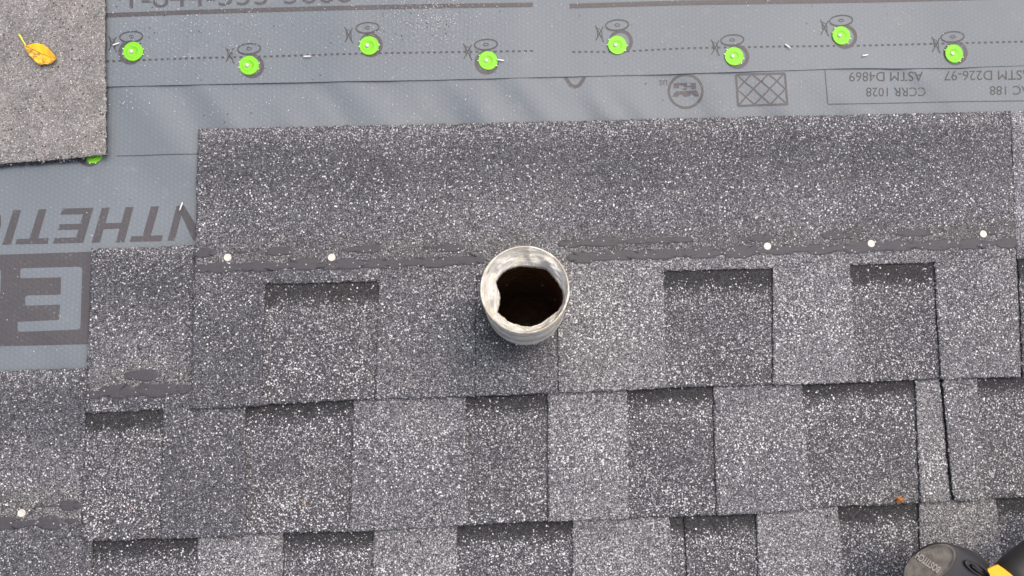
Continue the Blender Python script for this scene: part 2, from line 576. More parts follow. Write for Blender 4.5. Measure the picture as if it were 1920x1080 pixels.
for pg in ([(145, 483), (500, 473), (516, 477), (522, 490), (510, 850), (505, 862), (495, 870), (125, 885), (115, 880), (113, 870), (113, 822), (375, 810), (382, 712),
            (170, 720), (161, 713), (160, 665), (175, 655), (385, 650), (388, 540), (143, 546), (132, 540), (130, 530), (130, 495), (134, 486)],
           [(-420, 500), (-10, 486), (4, 492), (8, 505), (4, 635), (-10, 650), (-420, 665)]):
    Ink().poly([s3(*p) for p in pg]).build('printed_letter', low_sheet, h_low, M_UN, eps=.00045)
Ink().path([(219, 292.5), (260, 292), (320, 289.5), (380, 289)], 1.8).build('printed_line', low_sheet, h_low, M_INK_THIN)

# ------------------------------------------------------------------ shingles
SL = .035


def lin(pts):
    xa = [p[0] for p in pts]; ya = [p[1] for p in pts]
    sl0 = (ya[1] - ya[0]) / (xa[1] - xa[0]); sl1 = (ya[-1] - ya[-2]) / (xa[-1] - xa[-2])
    xa = [xa[0] - 3000] + xa + [xa[-1] + 3000]; ya = [ya[0] - 3000 * sl0] + ya + [ya[-1] + 3000 * sl1]
    return lambda x: np.interp(x, xa, ya)


A_top = lin([(372, 242), (900, 231), (1400, 219), (1893, 209)])
A_bot = lin([(358, 767), (500, 760), (703, 748.5), (860, 743.5), (940, 741), (1050, 736.5), (1245, 728), (1450, 722), (1600, 717.5), (1763, 712), (1915, 706)])
A_cut = lin([(362, 541), (497, 533), (710, 527), (900, 519), (1047, 514), (1245, 508), (1449, 503), (1593, 497), (1753, 492), (1908, 486)])
A_seal = lin([(370, 505), (497, 500), (710, 494), (890, 488), (1090, 481), (1245, 476), (1449, 470), (1593, 465), (1753, 461), (1908, 456)])
B_top = lin([(172, 467.5), (365, 459.5), (1000, 446)])
B_bot = lin([(150, 1016), (370, 1008), (530, 1000), (700, 996), (860, 986), (1028, 978), (1260, 970), (1420, 963), (1570, 951), (1727, 944), (1785, 940), (1920, 933)])
_bc = lin([(150, 776), (305, 768), (358, 765)])
B_cut = lambda x: np.where(np.asarray(x) < 362, _bc(x), A_bot(x) - 9)
B_seal = lambda x: B_cut(x) - 38
C_top = lin([(0, 696), (165, 690), (1000, 670), (2000, 640)])
C_bot = lin([(0, 1290), (600, 1262), (1300, 1225), (2000, 1195)])
C_cut = lambda x: B_bot(x) - 9
C_seal = lambda x: C_cut(x) - 38
D_top = lambda x: B_bot(x) - 60
D_bot = lambda x: C_bot(x) + 285
D_cut = lambda x: C_bot(x) - 9
D_seal = lambda x: D_cut(x) - 38


def surf_for(topf, xm, z0=.0062):
    _, yt = W(xm, float(topf(xm)), z0)
    yt = float(yt)
    return lambda x, y: z0 + SL * (yt - y)


SA = surf_for(A_top, 1000); SB = surf_for(B_top, 700); SC = surf_for(C_top, 700); SD = surf_for(D_top, 700)
# lap the courses exactly: every lower course passes 5.2 mm below the one above it
dA = lambda S_, base, gap: (lambda x, y: np.minimum(S_(x, y), base(x, y) - gap))
SB = dA(SB, SA, .0054); SC = dA(SC, SB, .0054); SD = dA(SD, SC, .0054)


def patch(name, topf, botf, L, R_, surf, thick, attr, parent, lift=None, cell=.0030, jit=.00055, jt=True, seed=0, round_bl=0):
    """a sheet of shingle: L=(x at top, x at bottom), R likewise; attr(px,py,u,v) -> tone, white, warm"""
    wid = max(abs(R_[0] - L[0]), abs(R_[1] - L[1])) / 1600
    xm = (L[0] + R_[0]) / 2
    hei = abs(float(botf(xm)) - float(topf(xm))) / 1600
    nu = max(3, int(wid / cell)); nv = max(3, int(hei / cell))
    u = np.linspace(0, 1, nu + 1); v = np.linspace(0, 1, nv + 1)
    U, Vv = np.meshgrid(u, v, indexing='ij')
    px = (L[0] + (L[1] - L[0]) * Vv) * (1 - U) + (R_[0] + (R_[1] - R_[0]) * Vv) * U
    py = topf(px) * (1 - Vv) + botf(px) * Vv
    if round_bl:       # soft lower-left corner
        dx = (px - (L[0] + (L[1] - L[0]) * Vv)); dy = botf(px) - py
        k = np.clip(1 - np.hypot(dx, dy) / round_bl, 0, 1)
        px = px + k * round_bl * .28; py = py - k * round_bl * .28
    tone, white, warm = attr(px, py, U, Vv)
    x, y, z = WS(px, py, surf)
    if lift is not None:
        z = z + lift(px, py)
    r = np.random.default_rng(seed + 11)
    b = np.zeros(U.shape, bool); b[0] = b[-1] = True; b[:, 0] |= jt; b[:, -1] = True
    jx = r.normal(0, jit, U.shape); jy = r.normal(0, jit, U.shape)
    wv = (fbm(x, y, 90, seed, 2) - .5) * .0008
    x = x + b * (jx + wv); y = y + b * (jy + wv)
    z = z + (vn(x, y, 30, seed + 3) - .5) * .0003
    nx, ny = U.shape
    top = np.stack([x, y, z], -1).reshape(-1, 3)
    i = np.arange(nx * ny).reshape(nx, ny)
    q = np.stack([i[:-1, :-1], i[:-1, 1:], i[1:, 1:], i[1:, :-1]], -1).reshape(-1, 4)
    loop = np.concatenate([i[:, 0], i[-1, 1:], i[-2::-1, -1], i[0, -2:0:-1]])
    m = len(loop); n0 = len(top)
    r1 = top[loop].copy(); r1[:, 2] -= .0005
    r1[:, :2] += r.normal(0, jit * .5, (m, 2))
    r2 = top[loop].copy(); r2[:, 2] -= thick
    vs = np.concatenate([top, r1, r2])
    a = np.arange(m); bnx = (a + 1) % m
    s1 = np.stack([loop, n0 + a, n0 + bnx, loop[bnx]], -1)
    s2 = np.stack([n0 + a, n0 + m + a, n0 + m + bnx, n0 + bnx], -1)
    col = np.stack([tone.ravel(), white.ravel(), warm.ravel()], -1)
    side = np.concatenate([np.tile([[.045, .10, .4]], (m, 1)), np.tile([[.03, .05, .4]], (m, 1))])
    col = np.concatenate([col, side])
    # grid is (x right, y down): faces wound to point up
    return mesh_np(name, vs, np.concatenate([q, s1[:, ::-1], s2[:, ::-1]]), M_GR, parent, col=col, smooth=False,
                   tail=[[int(n0 + m + t) for t in range(m)][::-1]])


def vary(px, py, tone, white, warm, seed):
    n1 = fbm(px, py, 1 / 130, seed, 3); n2 = fbm(px, py, 1 / 60, seed + 5, 2)
    tone = tone * (.84 + .32 * n1) * 1.12
    white = white * (.65 + .7 * n2)
    warm = warm + (n1 - .5) * .4
    # pipe's soft shade painted into the granules round its foot, mostly left and below
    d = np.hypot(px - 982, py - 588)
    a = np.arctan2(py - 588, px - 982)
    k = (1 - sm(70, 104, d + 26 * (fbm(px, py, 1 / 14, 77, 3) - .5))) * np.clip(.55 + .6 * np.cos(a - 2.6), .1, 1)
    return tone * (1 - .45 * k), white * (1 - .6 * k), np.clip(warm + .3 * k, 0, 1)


STY = {'blue': (.080, .095, .14), 'mid': (.098, .16, .36), 'light': (.118, .26, .40), 'light2': (.124, .25, .50), 'midlight': (.106, .21, .34),
       'cut': (.074, .20, .30), 'cutb': (.075, .24, .38)}


def sm(a, b, x):
    t = np.clip((x - a) / (b - a), 0, 1); return t * t * (3 - 2 * t)


def attr_head(sealf, topf, seed, teeth, bright_right=None):
    tl = [v for a, b, s in teeth for v in (a + 4, b - 4)]; st = np.array([STY[s] for a, b, s in teeth for _ in (0, 1)])

    def f(px, py, U, Vv):
        d = (py - topf(px)) / (sealf(px) - topf(px))          # 0 top edge, 1 seal line
        edge = 1 - sm(.03, .16, d)
        dark = np.exp(-((d - .28) / .13) ** 2)
        tone = .088 + .012 * edge - .006 * dark + .018 * sm(.35, .7, d)
        white = .095 + .10 * edge - .02 * dark + .02 * sm(.4, .6, d) - .045 * sm(.72, .95, d)
        warm = .25 - .16 * dark + .30 * sm(.72, .9, d) * (1 - sm(1.0, 1.05, d))
        warm = warm * (.5 + fbm(px, py, 1 / 45, seed + 40, 2))
        dk = fbm(px, py, 1 / 90, seed + 9, 2)
        tone = tone * (1 - .10 * sm(.5, .75, dk))
        if bright_right is not None:
            k = sm(bright_right, bright_right + 60, px)
            tone = tone * (1 + .5 * k); white = white * (1 + 1.0 * k)
        below = sm(.98, 1.06, d)
        j = [np.interp(px, tl, st[:, c]) for c in range(3)]
        tone = tone * (1 - below) + j[0] * below
        white = white * (1 - below) + j[1] * 1.0 * below
        warm = warm * (1 - below) + j[2] * below
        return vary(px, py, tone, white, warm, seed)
    return f


def attr_tab(sty, seed):
    t, w_, q = STY[sty]

    def f(px, py, U, Vv):
        o = np.ones_like(px)
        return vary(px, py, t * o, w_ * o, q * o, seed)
    return f


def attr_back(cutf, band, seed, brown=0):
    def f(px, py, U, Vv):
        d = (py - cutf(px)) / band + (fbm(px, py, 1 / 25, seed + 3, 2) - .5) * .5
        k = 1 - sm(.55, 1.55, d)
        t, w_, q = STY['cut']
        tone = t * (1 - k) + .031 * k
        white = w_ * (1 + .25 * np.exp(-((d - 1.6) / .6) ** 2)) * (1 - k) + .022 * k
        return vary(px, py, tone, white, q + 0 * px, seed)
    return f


def x_at(L, f):
    return L[0] + (L[1] - L[0]) * f


def build_shingle(topf, sealf, cutf, botf, L, R_, surf, teeth, band, seed, lift=None, tab_kw=None, bright_right=None, backL=None):
    """L, R: x of the ends at the top edge and at the bottom edge.
    teeth: (x0 top, x0 bottom, x1 top, x1 bottom, style)"""
    xm = (L[0] + R_[0]) / 2
    fr = float((cutf(xm) - topf(xm)) / (botf(xm) - topf(xm)))
    Lh = (L[0], x_at(L, fr)); Rh = (R_[0], x_at(R_, fr))
    tt = [(t[0], t[2], t[4]) for t in teeth]
    sh = patch('shingle', topf, cutf, Lh, Rh, surf, .0024, attr_head(sealf, topf, seed, tt, bright_right), roof, lift=lift, seed=seed, jt=True)
    Lb = (x_at(L, fr), L[1]); Rb = (x_at(R_, fr), R_[1])
    back = lambda x, y: surf(x, y) - .0026
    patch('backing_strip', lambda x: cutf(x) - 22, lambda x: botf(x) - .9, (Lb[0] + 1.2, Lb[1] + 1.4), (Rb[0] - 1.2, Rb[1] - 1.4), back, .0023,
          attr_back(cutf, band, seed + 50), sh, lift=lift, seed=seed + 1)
    tsurf = lambda x, y: surf(x, y) + .00022
    for i, t in enumerate(teeth):
        patch('tab', lambda x: cutf(x) - 3.5, botf, (t[0], t[1]), (t[2], t[3]), tsurf, .0024, attr_tab(t[4], seed), sh, lift=lift,
              seed=seed + 2 + i, jt=False, **((tab_kw or {}).get(i, {})))
    return sh


# course A (the top one, round the pipe) and the neighbour at its right end
shA = build_shingle(A_top, A_seal, A_cut, A_bot, (372, 358), (1894.2, 1915.6), SA,
                    [(362, 358, 497, 491, 'blue'), (711, 703, 893, 890, 'mid'), (1045, 1047, 1244, 1249, 'light2'),
                     (1449, 1450, 1593, 1606, 'light'), (1752, 1764, 1905, 1914, 'midlight')], 36, 100)
# hidden-by-pipe joint: a further tab between the pipe and the joint line
patch('tab', A_cut, A_bot, (894, 891), (1044, 1046.2), SA, .0024, attr_tab('mid', 100), shA, seed=778, jt=False)
shA2 = build_shingle(A_top, A_seal, A_cut, A_bot, (1895, 1917), (3400, 3500), SA,
                     [(1990, 2000, 2170, 2182, 'mid'), (2330, 2345, 2560, 2575, 'light'), (2700, 2730, 2900, 2930, 'blue'), (3060, 3100, 3420, 3500, 'mid')], 34, 140, bright_right=1780)
# course B
shB = build_shingle(B_top, B_seal, B_cut, B_bot, (172, 150), (1752, 1783), SB,
                    [(306, 300, 460, 462, 'blue'), (664, 655, 873, 878, 'midlight'), (1027, 1028, 1175, 1180, 'light'),
                     (1337, 1344, 1503, 1520, 'midlight'), (1716, 1727, 1761, 1783, 'light2')], 34, 200,
                    lift=lambda px, py: -.0009 * sm(1600, 1700, px))
build_shingle(B_top, B_seal, B_cut, B_bot, (1757, 1786), (3300, 3400), SB,
              [(1764.5, 1786, 1829, 1845, 'midlight'), (2010, 2025, 2160, 2180, 'mid'), (2330, 2350, 2560, 2575, 'light'), (2790, 2830, 3000, 3030, 'mid')], 36, 240,
              lift=lambda px, py: .0016 * (1 - sm(1765, 1900, px)) + .0003, tab_kw={0: {'round_bl': 14}})
# course C
build_shingle(C_top, C_seal, C_cut, C_bot, (-400, -430), (1264.6, 1293), SC,
              [(-420, -430, -250, -255, 'mid'), (-80, -90, 174, 170, 'blue'), (370, 368, 531, 529, 'light'), (700, 698, 857, 857, 'light2'),
               (1073, 1074, 1254, 1272, 'light')], 36, 300)
build_shingle(C_top, C_seal, C_cut, C_bot, (1266, 1294), (2950, 3050), SC,
              [(1418, 1427, 1568, 1600, 'light'), (1723, 1728, 1866, 1895, 'light2'), (2060, 2090, 2230, 2260, 'mid'), (2500, 2540, 2700, 2730, 'blue')], 38, 340)
build_shingle(C_top, C_seal, C_cut, C_bot, (-2050, -2100), (-404, -434), SC,
              [(-1700, -1730, -1500, -1530, 'mid'), (-1200, -1240, -1000, -1030, 'light'), (-800, -810, -600, -620, 'blue')], 36, 380)
# course D, just below the frame
for j, (a, b) in enumerate(((-1900, -300), (-296, 1390), (1394, 3100))):
    k = a + 120
    tt = []
    while k < b - 260:
        tt.append((k, k - 5, k + 190, k + 192, ('mid', 'light', 'blue')[len(tt) % 3])); k += 370
    build_shingle(D_top, D_seal, D_cut, D_bot, (a, a - 6), (b, b + 6), SD, tt, 36, 400 + j * 30)

# ------------------------------------------------------------------ sealant dabs


def dab(px, py, wpx, hpx, surf, parent, seed, slope=-.03, thin=.00045):
    r = random.Random(seed)
    n = 56
    c = WS(np.array([float(px)]), np.array([float(py)]), surf)
    rings = []
    ph = r.uniform(0, 6)
    rad = []
    for i in range(n):
        t = 2 * math.pi * i / n
        k = 1 + .10 * math.sin(3 * t + ph) + r.uniform(-.15, .10)
        ex = math.copysign(abs(math.cos(t)) ** .8, math.cos(t)) * wpx / 2 * (1 + r.uniform(-.05, .05))
        ey = math.copysign(abs(math.sin(t)) ** .75, math.sin(t)) * hpx * .62 * k
        rad.append((ex, ey))
    bm = bmesh.new()
    prev = None
    for f, dz in ((1.0, -.0002), (.95, thin * .8), (.7, thin), (.35, thin)):
        ring = []
        for ex, ey in rad:
            qx = px + ex * f; qy = py + ey * f + slope * ex * f
            x, y, z = WS(np.array([qx]), np.array([qy]), surf)
            ring.append(bm.verts.new((x[0], y[0], z[0] + dz + r.uniform(-.0001, .0001))))
        if prev:
            for i in range(n):
                bm.faces.new((prev[i], ring[i], ring[(i + 1) % n], prev[(i + 1) % n]))
        prev = ring
    bm.faces.new(prev)
    bmesh.ops.recalc_face_normals(bm, faces=bm.faces[:])
    bm.normal_update()
    if sum(f.normal.z for f in bm.faces) < 0:
        bmesh.ops.reverse_faces(bm, faces=bm.faces[:])
    return bm_obj('sealant_dab', bm, M_SEAL, parent, smooth=True)


DA = [(400, 503, 76, 17), (437, 501, 60, 12), (487, 500, 82, 17), (533, 499, 50, 9), (568, 496, 66, 19), (620, 497, 62, 15), (650, 496, 66, 17), (702, 494, 80, 15),
      (735, 494, 66, 17), (775, 492, 56, 11), (812, 491, 82, 17), (850, 489, 70, 14), (884, 488, 52, 16),
      (384, 474, 44, 16), (524, 471.5, 56, 14), (458, 472, 64, 2.5), (687, 467, 66, 12), (660, 468, 40, 6), (843, 464.5, 54, 13), (810, 463, 40, 3),
      (1068, 457, 44, 13), (1130, 454, 66, 15), (1100, 456, 60, 9), (1197, 452, 50, 9), (1240, 450.5, 70, 9), (1276, 450, 46, 9), (1163, 453, 50, 3),
      (1425, 446, 48, 13), (1570, 441, 58, 13), (1552, 440, 30, 7), (1714, 437, 56, 12), (1690, 437, 30, 6), (1858, 432, 30, 13),
      (1093, 483, 62, 17), (1128, 482, 60, 11), (1165, 479, 62, 16), (1205, 478, 56, 14), (1240, 476, 64, 17), (1275, 476, 40, 8), (1314, 474.5, 74, 18), (1345, 474, 50, 9),
      (1388, 472, 66, 20), (1424, 471, 40, 8), (1463, 469, 66, 15), (1500, 468, 60, 8), (1540, 467, 62, 17), (1575, 466, 50, 10), (1613, 464, 72, 19), (1650, 463, 60, 13),
      (1690, 461, 66, 18), (1722, 461, 40, 9), (1755, 460, 66, 17), (1790, 459, 50, 10), (1823, 458, 60, 18), (1856, 457, 44, 8), (1888, 456, 44, 17)]
for i, d in enumerate(DA):
    dab(*d, SA, shA, 900 + i)
for i, d in enumerate([(265, 704, 66, 17), (218, 734, 66, 22), (250, 735, 60, 13), (295, 731, 84, 22), (343, 729, 30, 15), (176, 740, 36, 12)]):
    dab(*d, SB, shB, 1000 + i)
shC = [o for o in roof.children if o.name.startswith('shingle')][4]
for i, d in enumerate([(132, 948, 42, 17), (88, 949, 60, 3), (12, 982, 76, 21), (52, 981, 50, 10), (92, 980, 48, 22), (134, 977, 24, 8)]):
    dab(*d, SC, shC, 1020 + i)

# ------------------------------------------------------------------ vent pipe
pt_ = V(984, 542, .160); pb_ = V(985, 583, .011)
axis = (pt_ - pb_).normalized()
RO = 85.2 * (CL - pt_).length / 1600 * .985
base = pb_ - axis * .05
holes = []
q_ax = axis.to_track_quat('Z', 'Y').to_matrix().to_4x4()


def lathe(prof, n, mat, name, parent, mw, wob=0, seed=0, caps=False, smooth=True):
    r = random.Random(seed)
    bm = bmesh.new(); prev = None
    for k, (rr, z) in enumerate(prof):
        ring = []
        for i in range(n):
            t = 2 * math.pi * i / n
            w_ = 1 + (wob * (math.sin(3 * t + k * .3) * .5 + math.sin(7 * t + k) * .25 + r.uniform(-.3, .3)) if wob else 0)
            ring.append(bm.verts.new((rr * w_ * math.cos(t), rr * w_ * math.sin(t), z)))
        if prev:
            for i in range(n):
                bm.faces.new((prev[i], prev[(i + 1) % n], ring[(i + 1) % n], ring[i]))
        prev = ring
    if caps: bm.faces.new(prev)
    bm.transform(mw)
    return bm_obj(name, bm, mat, parent, smooth=smooth)


def mat_pipe():
    n = N('weathered_plastic')
    f = n.noise(60, 5, .65)
    zz_ = n.t.nodes.new('ShaderNodeSeparateXYZ'); n.set(zz_.inputs[0], n.tc)
    c = n.mix(f, (.76, .71, .60), (.90, .86, .77))
    st = n.noise(1.0, 5, .7, vec=n.vmath('MULTIPLY', n.tc, (60, 60, 420)))
    c = n.mix(n.math('MULTIPLY', n.ramp(st, [(.50, 0.0), (.62, 1.0)]), .7), c, (.22, .18, .13))
    c = n.mix(n.math('MULTIPLY', n.ramp(n.noise(130, 5, .7), [(.57, 0.0), (.68, 1.0)]), .65), c, (.24, .20, .145))
    wv = n.math('MULTIPLY_ADD', zz_.outputs[2], 2 * math.pi / .044, n.math('MULTIPLY', n.noise(22, 3), 9.0))
    c = n.mix(n.math('MULTIPLY', n.ramp(n.math('MULTIPLY_ADD', n.math('SINE', wv), .5, .5), [(.84, 0.0), (.98, 1.0)]), .6), c, (.25, .21, .15))
    return n.done(c, .32, n.bump(n.math('ADD', st, n.noise(200, 4)), .0012, .6), Specular_IOR_Level=.5, Subsurface_Weight=.35, Subsurface_Radius=(.008, .006, .004), Subsurface_Scale=1.0)


def mat_film():
    n = N('crumpled_film')
    xyz = n.t.nodes.new('ShaderNodeSeparateXYZ'); n.set(xyz.inputs[0], n.tc)
    X, Y, Z = xyz.outputs
    r = n.math('SQRT', n.math('ADD', n.math('MULTIPLY', X, X), n.math('MULTIPLY', Y, Y)))
    cb = n.t.nodes.new('ShaderNodeCombineXYZ')
    n.set(cb.inputs[0], n.math('MULTIPLY', n.math('DIVIDE', X, r), 1.6)); n.set(cb.inputs[1], n.math('MULTIPLY', n.math('DIVIDE', Y, r), 1.6))
    n.set(cb.inputs[2], n.math('ADD', n.math('MULTIPLY', r, 300.0), n.math('MULTIPLY', Z, 90.0)))
    hoop = n.noise(1.0, 4, .65, vec=cb.outputs[0])
    blot = n.noise(85, 5, .7)
    c = n.mix(n.ramp(hoop, [(.35, 0.0), (.62, 1.0)]), (.60, .55, .44), (.92, .89, .82))
    c = n.mix(n.math('MULTIPLY', n.ramp(n.noise(40, 4, .6), [(.5, 0.0), (.7, 1.0)]), .4), c, (.80, .70, .50))
    c = n.mix(n.math('MULTIPLY', n.ramp(blot, [(.60, 0.0), (.70, 1.0)]), .7), c, (.17, .13, .085))
    return n.done(c, .26, n.bump(n.math('ADD', hoop, n.math('MULTIPLY', n.noise(220, 4, .7), .5)), .0045, .8), Specular_IOR_Level=.6,
                  Subsurface_Weight=.4, Subsurface_Radius=(.006, .005, .004), Subsurface_Scale=1.0)


M_PIPE = mat_pipe(); M_FILM = mat_film()
M_LINER = simple('sooty_liner', (.15, .075, .042), .25, 70, .7, .006)
Lp = (pt_ - pb_).length
pipe = empty('vent_pipe', pb_)
tag(pipe, 'cream plastic vent pipe stub with torn film round its open dark mouth', 'vent pipe')
MW = Matrix.Translation(pb_) @ q_ax
MWi = Matrix.Translation(-pb_)
prof = [(RO * .90, -.30), (RO * .90, Lp - .118), (RO * .915, Lp - .114), (RO * .985, Lp - .110), (RO * .995, Lp - .100), (RO * .985, Lp - .085), (RO * .965, Lp - .080),
        (RO * .97, Lp - .062), (RO * .99, Lp - .058), (RO * .995, Lp - .048), (RO * .97, Lp - .044), (RO * .965, Lp - .030), (RO * .99, Lp - .026), (RO * .99, Lp - .017), (RO * .965, Lp - .012),
        (RO * .975, Lp - .007), (RO * 1.0, Lp - .0035), (RO * .998, Lp - .001),
        (RO * .975, Lp), (RO * .955, Lp - .001), (RO * .945, Lp - .004), (RO * .935, Lp - .03)]
o = lathe(prof, 96, M_PIPE, 'pipe_wall', pipe, MWi @ MW, wob=.006, seed=3)
o = lathe([(RO * .934, Lp - .006)] + [(RO * (.88 if k % 2 else .865), Lp - .03 - k * .006) for k in range(40)] + [(RO * .88, -.20)], 64, M_LINER, 'pipe_liner', pipe, MWi @ MW, caps=True)

# torn film: from the rim inward and down to a ragged hole
HO = [(318, 440), (345, 395), (400, 345), (470, 318), (530, 308), (600, 318), (680, 328), (745, 345), (790, 400), (850, 480), (882, 560), (870, 640),
      (835, 690), (760, 745), (690, 800), (575, 822), (500, 805), (430, 785), (380, 735), (330, 700), (345, 640), (355, 570), (345, 520)]
hp = [V(860 + a / 4.5, 430 + b / 4.5, .142) for a, b in HO]
inv = MW.inverted()
hl = [inv @ p for p in hp]
ang = np.array([math.atan2(p.y, p.x) for p in hl]); rad_ = np.array([math.hypot(p.x, p.y) for p in hl])
o_ = np.argsort(ang); ang = ang[o_]; rad_ = rad_[o_]
ang = np.concatenate([ang - 2 * np.pi, ang, ang + 2 * np.pi]); rad_ = np.tile(rad_, 3)
nt_, nr_ = 180, 16
vs = []
zlip = inv @ V(984, 542, .142)
for i in range(nt_):
    t = -math.pi + 2 * math.pi * i / nt_
    re = float(np.interp(t, ang, rad_)) + random.uniform(-.0004, .0004)
    for j in range(nr_ + 1):
        f = j / nr_
        r0 = RO * .95
        rr = r0 + (re - r0) * f
        fold = 2.6 * (vn(t * 4.0, f * 1.0, 1.0, 31) - .5) * .0050 + (vn(t * 9.0, f * 3.0, 1.0, 32) - .5) * .0030 + (vn(t * 3.5, f * 9, 1.0, 36) - .5) * .0034
        z = (Lp - .003) - .013 * (f ** .8) + fold * math.sin(math.pi * min(1, f + .08)) + (-.002 if j == nr_ else 0)
        # crumpled bulge on the left
        da = math.atan2(math.sin(t - math.pi - .12), math.cos(t - math.pi - .12))
        z += .009 * math.exp(-(da / .33) ** 2) * math.exp(-((f - .6) / .35) ** 2)
        if j == nr_: z -= .003
        vs.append((rr * math.cos(t), rr * math.sin(t), z))
fs = []
for i in range(nt_):
    for j in range(nr_):
        a = i * (nr_ + 1) + j; b = ((i + 1) % nt_) * (nr_ + 1) + j
        fs.append((a, b, b + 1, a + 1))
v4 = np.array([(inv_ := (MWi @ MW) @ Vector(p))[:] for p in vs])
o = mesh_np('torn_film', v4, np.array(fs), M_FILM, pipe)
md = o.modifiers.new('s', 'SOLIDIFY'); md.thickness = .0006

# cut the roof layers where the pipe passes
cbm = bmesh.new()
bmesh.ops.create_cone(cbm, cap_ends=True, segments=64, radius1=RO * .89, radius2=RO * .89, depth=.12)
cbm.transform(Matrix.Translation(pb_) @ q_ax)
cut = bm_obj('cutter', cbm, M_DECK)
pieces = [roof, low_sheet] + [c for o in roof.children if o.name.startswith('shingle') for c in [o] + list(o.children) if not c.name.startswith('sealant')]
dg = bpy.context.evaluated_depsgraph_get(); dg.update()
for o in pieces:
    bb = [Vector(c) for c in o.bound_box]
    if min(b.x for b in bb) > pb_.x + RO or max(b.x for b in bb) < pb_.x - RO or min(b.y for b in bb) > pb_.y + RO or max(b.y for b in bb) < pb_.y - RO:
        continue
    if o is low_sheet:      # open sheet: drop the faces inside the pipe
        b2 = bmesh.new(); b2.from_mesh(o.data)
        kill = [f for f in b2.faces if (f.calc_center_median().xy - pb_.xy).length < RO * .90]
        bmesh.ops.delete(b2, geom=kill, context='FACES'); b2.to_mesh(o.data); b2.free()
        continue
    m = o.modifiers.new('hole', 'BOOLEAN'); m.operation = 'DIFFERENCE'; m.solver = 'EXACT'; m.object = cut
    dg.update()
    me = bpy.data.meshes.new_from_object(o.evaluated_get(dg))
    o.modifiers.clear()
    o.data = me
bpy.data.objects.remove(cut)

# ------------------------------------------------------------------ loose shingle lying upside down
ls = empty('loose_shingle', V(-400, 60, .004))
tag(ls, 'loose shingle lying upside down, its dusty grey back up under a yellow leaf', 'shingle')
inv_l = -ls.location


def slab(name, outline, z, thick, mat, parent, off, cell=5, zf=None, seed=0):
    """outline as grid: (topf, botf, xl, xr) in survey coordinates"""
    topf, botf, L, R_ = outline
    nu = int((R_[1] - L[1]) / cell); nv = int(520 / cell)
    U, Vv = np.meshgrid(np.linspace(0, 1, nu + 1), np.linspace(0, 1, nv + 1), indexing='ij')
    px = (L[0] + (L[1] - L[0]) * Vv) * (1 - U) + (R_[0] + (R_[1] - R_[0]) * Vv) * U
    py = topf(px) * (1 - Vv) + botf(px) * Vv
    x, y = W(px, py, z)
    r = np.random.default_rng(seed)
    b = np.zeros(U.shape, bool); b[0] = b[-1] = True; b[:, 0] = True; b[:, -1] = True
    x = x + b * r.normal(0, .00045, x.shape); y = y + b * r.normal(0, .00045, x.shape)
    Z = z + (zf(px, py) if zf else 0) + 0 * x + (vn(x, y, 14, seed) - .5) * .0008
    nx, ny = U.shape
    top = np.stack([x, y, Z], -1).reshape(-1, 3) + np.array(off)
    i = np.arange(nx * ny).reshape(nx, ny)
    q = np.stack([i[:-1, :-1], i[:-1, 1:], i[1:, 1:], i[1:, :-1]], -1).reshape(-1, 4)
    loop = np.concatenate([i[:, 0], i[-1, 1:], i[-2::-1, -1], i[0, -2:0:-1]])
    m = len(loop); n0 = len(top)
    r2 = top[loop].copy(); r2[:, 2] -= thick; r2[:, :2] += r.normal(0, .0003, (m, 2))
    a = np.arange(m); bn = (a + 1) % m
    s1 = np.stack([loop, n0 + a, n0 + bn, loop[bn]], -1)
    n = len(top) + m
    col = np.tile([[.03, .1, .5]], (n, 1))
    ob = mesh_np(name, np.concatenate([top, r2]), np.concatenate([q, s1[:, ::-1]]), mat, parent, col=col, smooth=False,
                 tail=[[int(n0 + t) for t in range(m)][::-1]])
    ob.data.materials.append(M_GR)
    mi = np.zeros(len(ob.data.polygons), np.int32); mi[len(q):] = 1
    ob.data.polygons.foreach_set('material_index', mi)
    return ob


lb = lin([(-1400, 420), (0, 307), (100, 300), (163, 294.5), (201, 291)])
lt = lin([(-1400, -120), (0, -225), (201, -240)])
slab('back_layer', (lt, lb, (-1370, -1390), (193, 201)), .0090, .0026, M_UNDERSIDE, ls, inv_l, seed=5,
     zf=lambda px, py: .0022 * sm(100, 200, px) * sm(0, 291, py))
lb2 = lin([(-1400, 424), (0, 311.5), (100, 304.5), (160, 301)])
slab('face_layer', (lt, lb2, (-1372, -1392), (156, 160)), .0062, .0024, M_GR, ls, inv_l, seed=6)

# ------------------------------------------------------------------ green cap nails


def cap_nail(px, py, z, rz, label, tilt=0):
    t = empty('cap_nail', V(px, py, z), rz)
    tag(t, label, 'cap nail', 'green cap nails holding the grey underlayment')
    R0 = .0117
    prof = [(R0, 0), (R0 * 1.0, .0008), (R0 * .96, .0010), (R0 * .90, .00092), (R0 * .62, .0007), (R0 * .58, .00088), (R0 * .50, .00088), (R0 * .46, .0005), (R0 * .2, .0005), (.0001, .0005)]
    cp = lathe(prof, 48, M_CAP, 'cap', t, Matrix.Translation((0, 0, .0003)) @ Matrix.Rotation(tilt, 4, 'Y'))
    for s_ in (0, 1):
        for k in (-1, 1):
            bm = bmesh.new()
            a = math.pi * s_ + k * .28 - .15
            bmesh.ops.create_cube(bm, size=1, matrix=Matrix.Rotation(a, 4, 'Z') @ Matrix.Translation((R0 * 1.03, 0, .0008)) @ Matrix.Diagonal((.0016, .0011, .0008, 1)))
            bm_obj('tab_nib', bm, M_CAPN, t)
    off = Vector((-.0022 * math.cos(-rz), -.0022 * math.sin(-rz), 0))
    lathe([(.0023, .0006), (.0024, .0016), (.0020, .0021), (.0001, .0022)], 20, M_NAIL, 'nail_head', t, Matrix.Translation(off), caps=True)
    return t


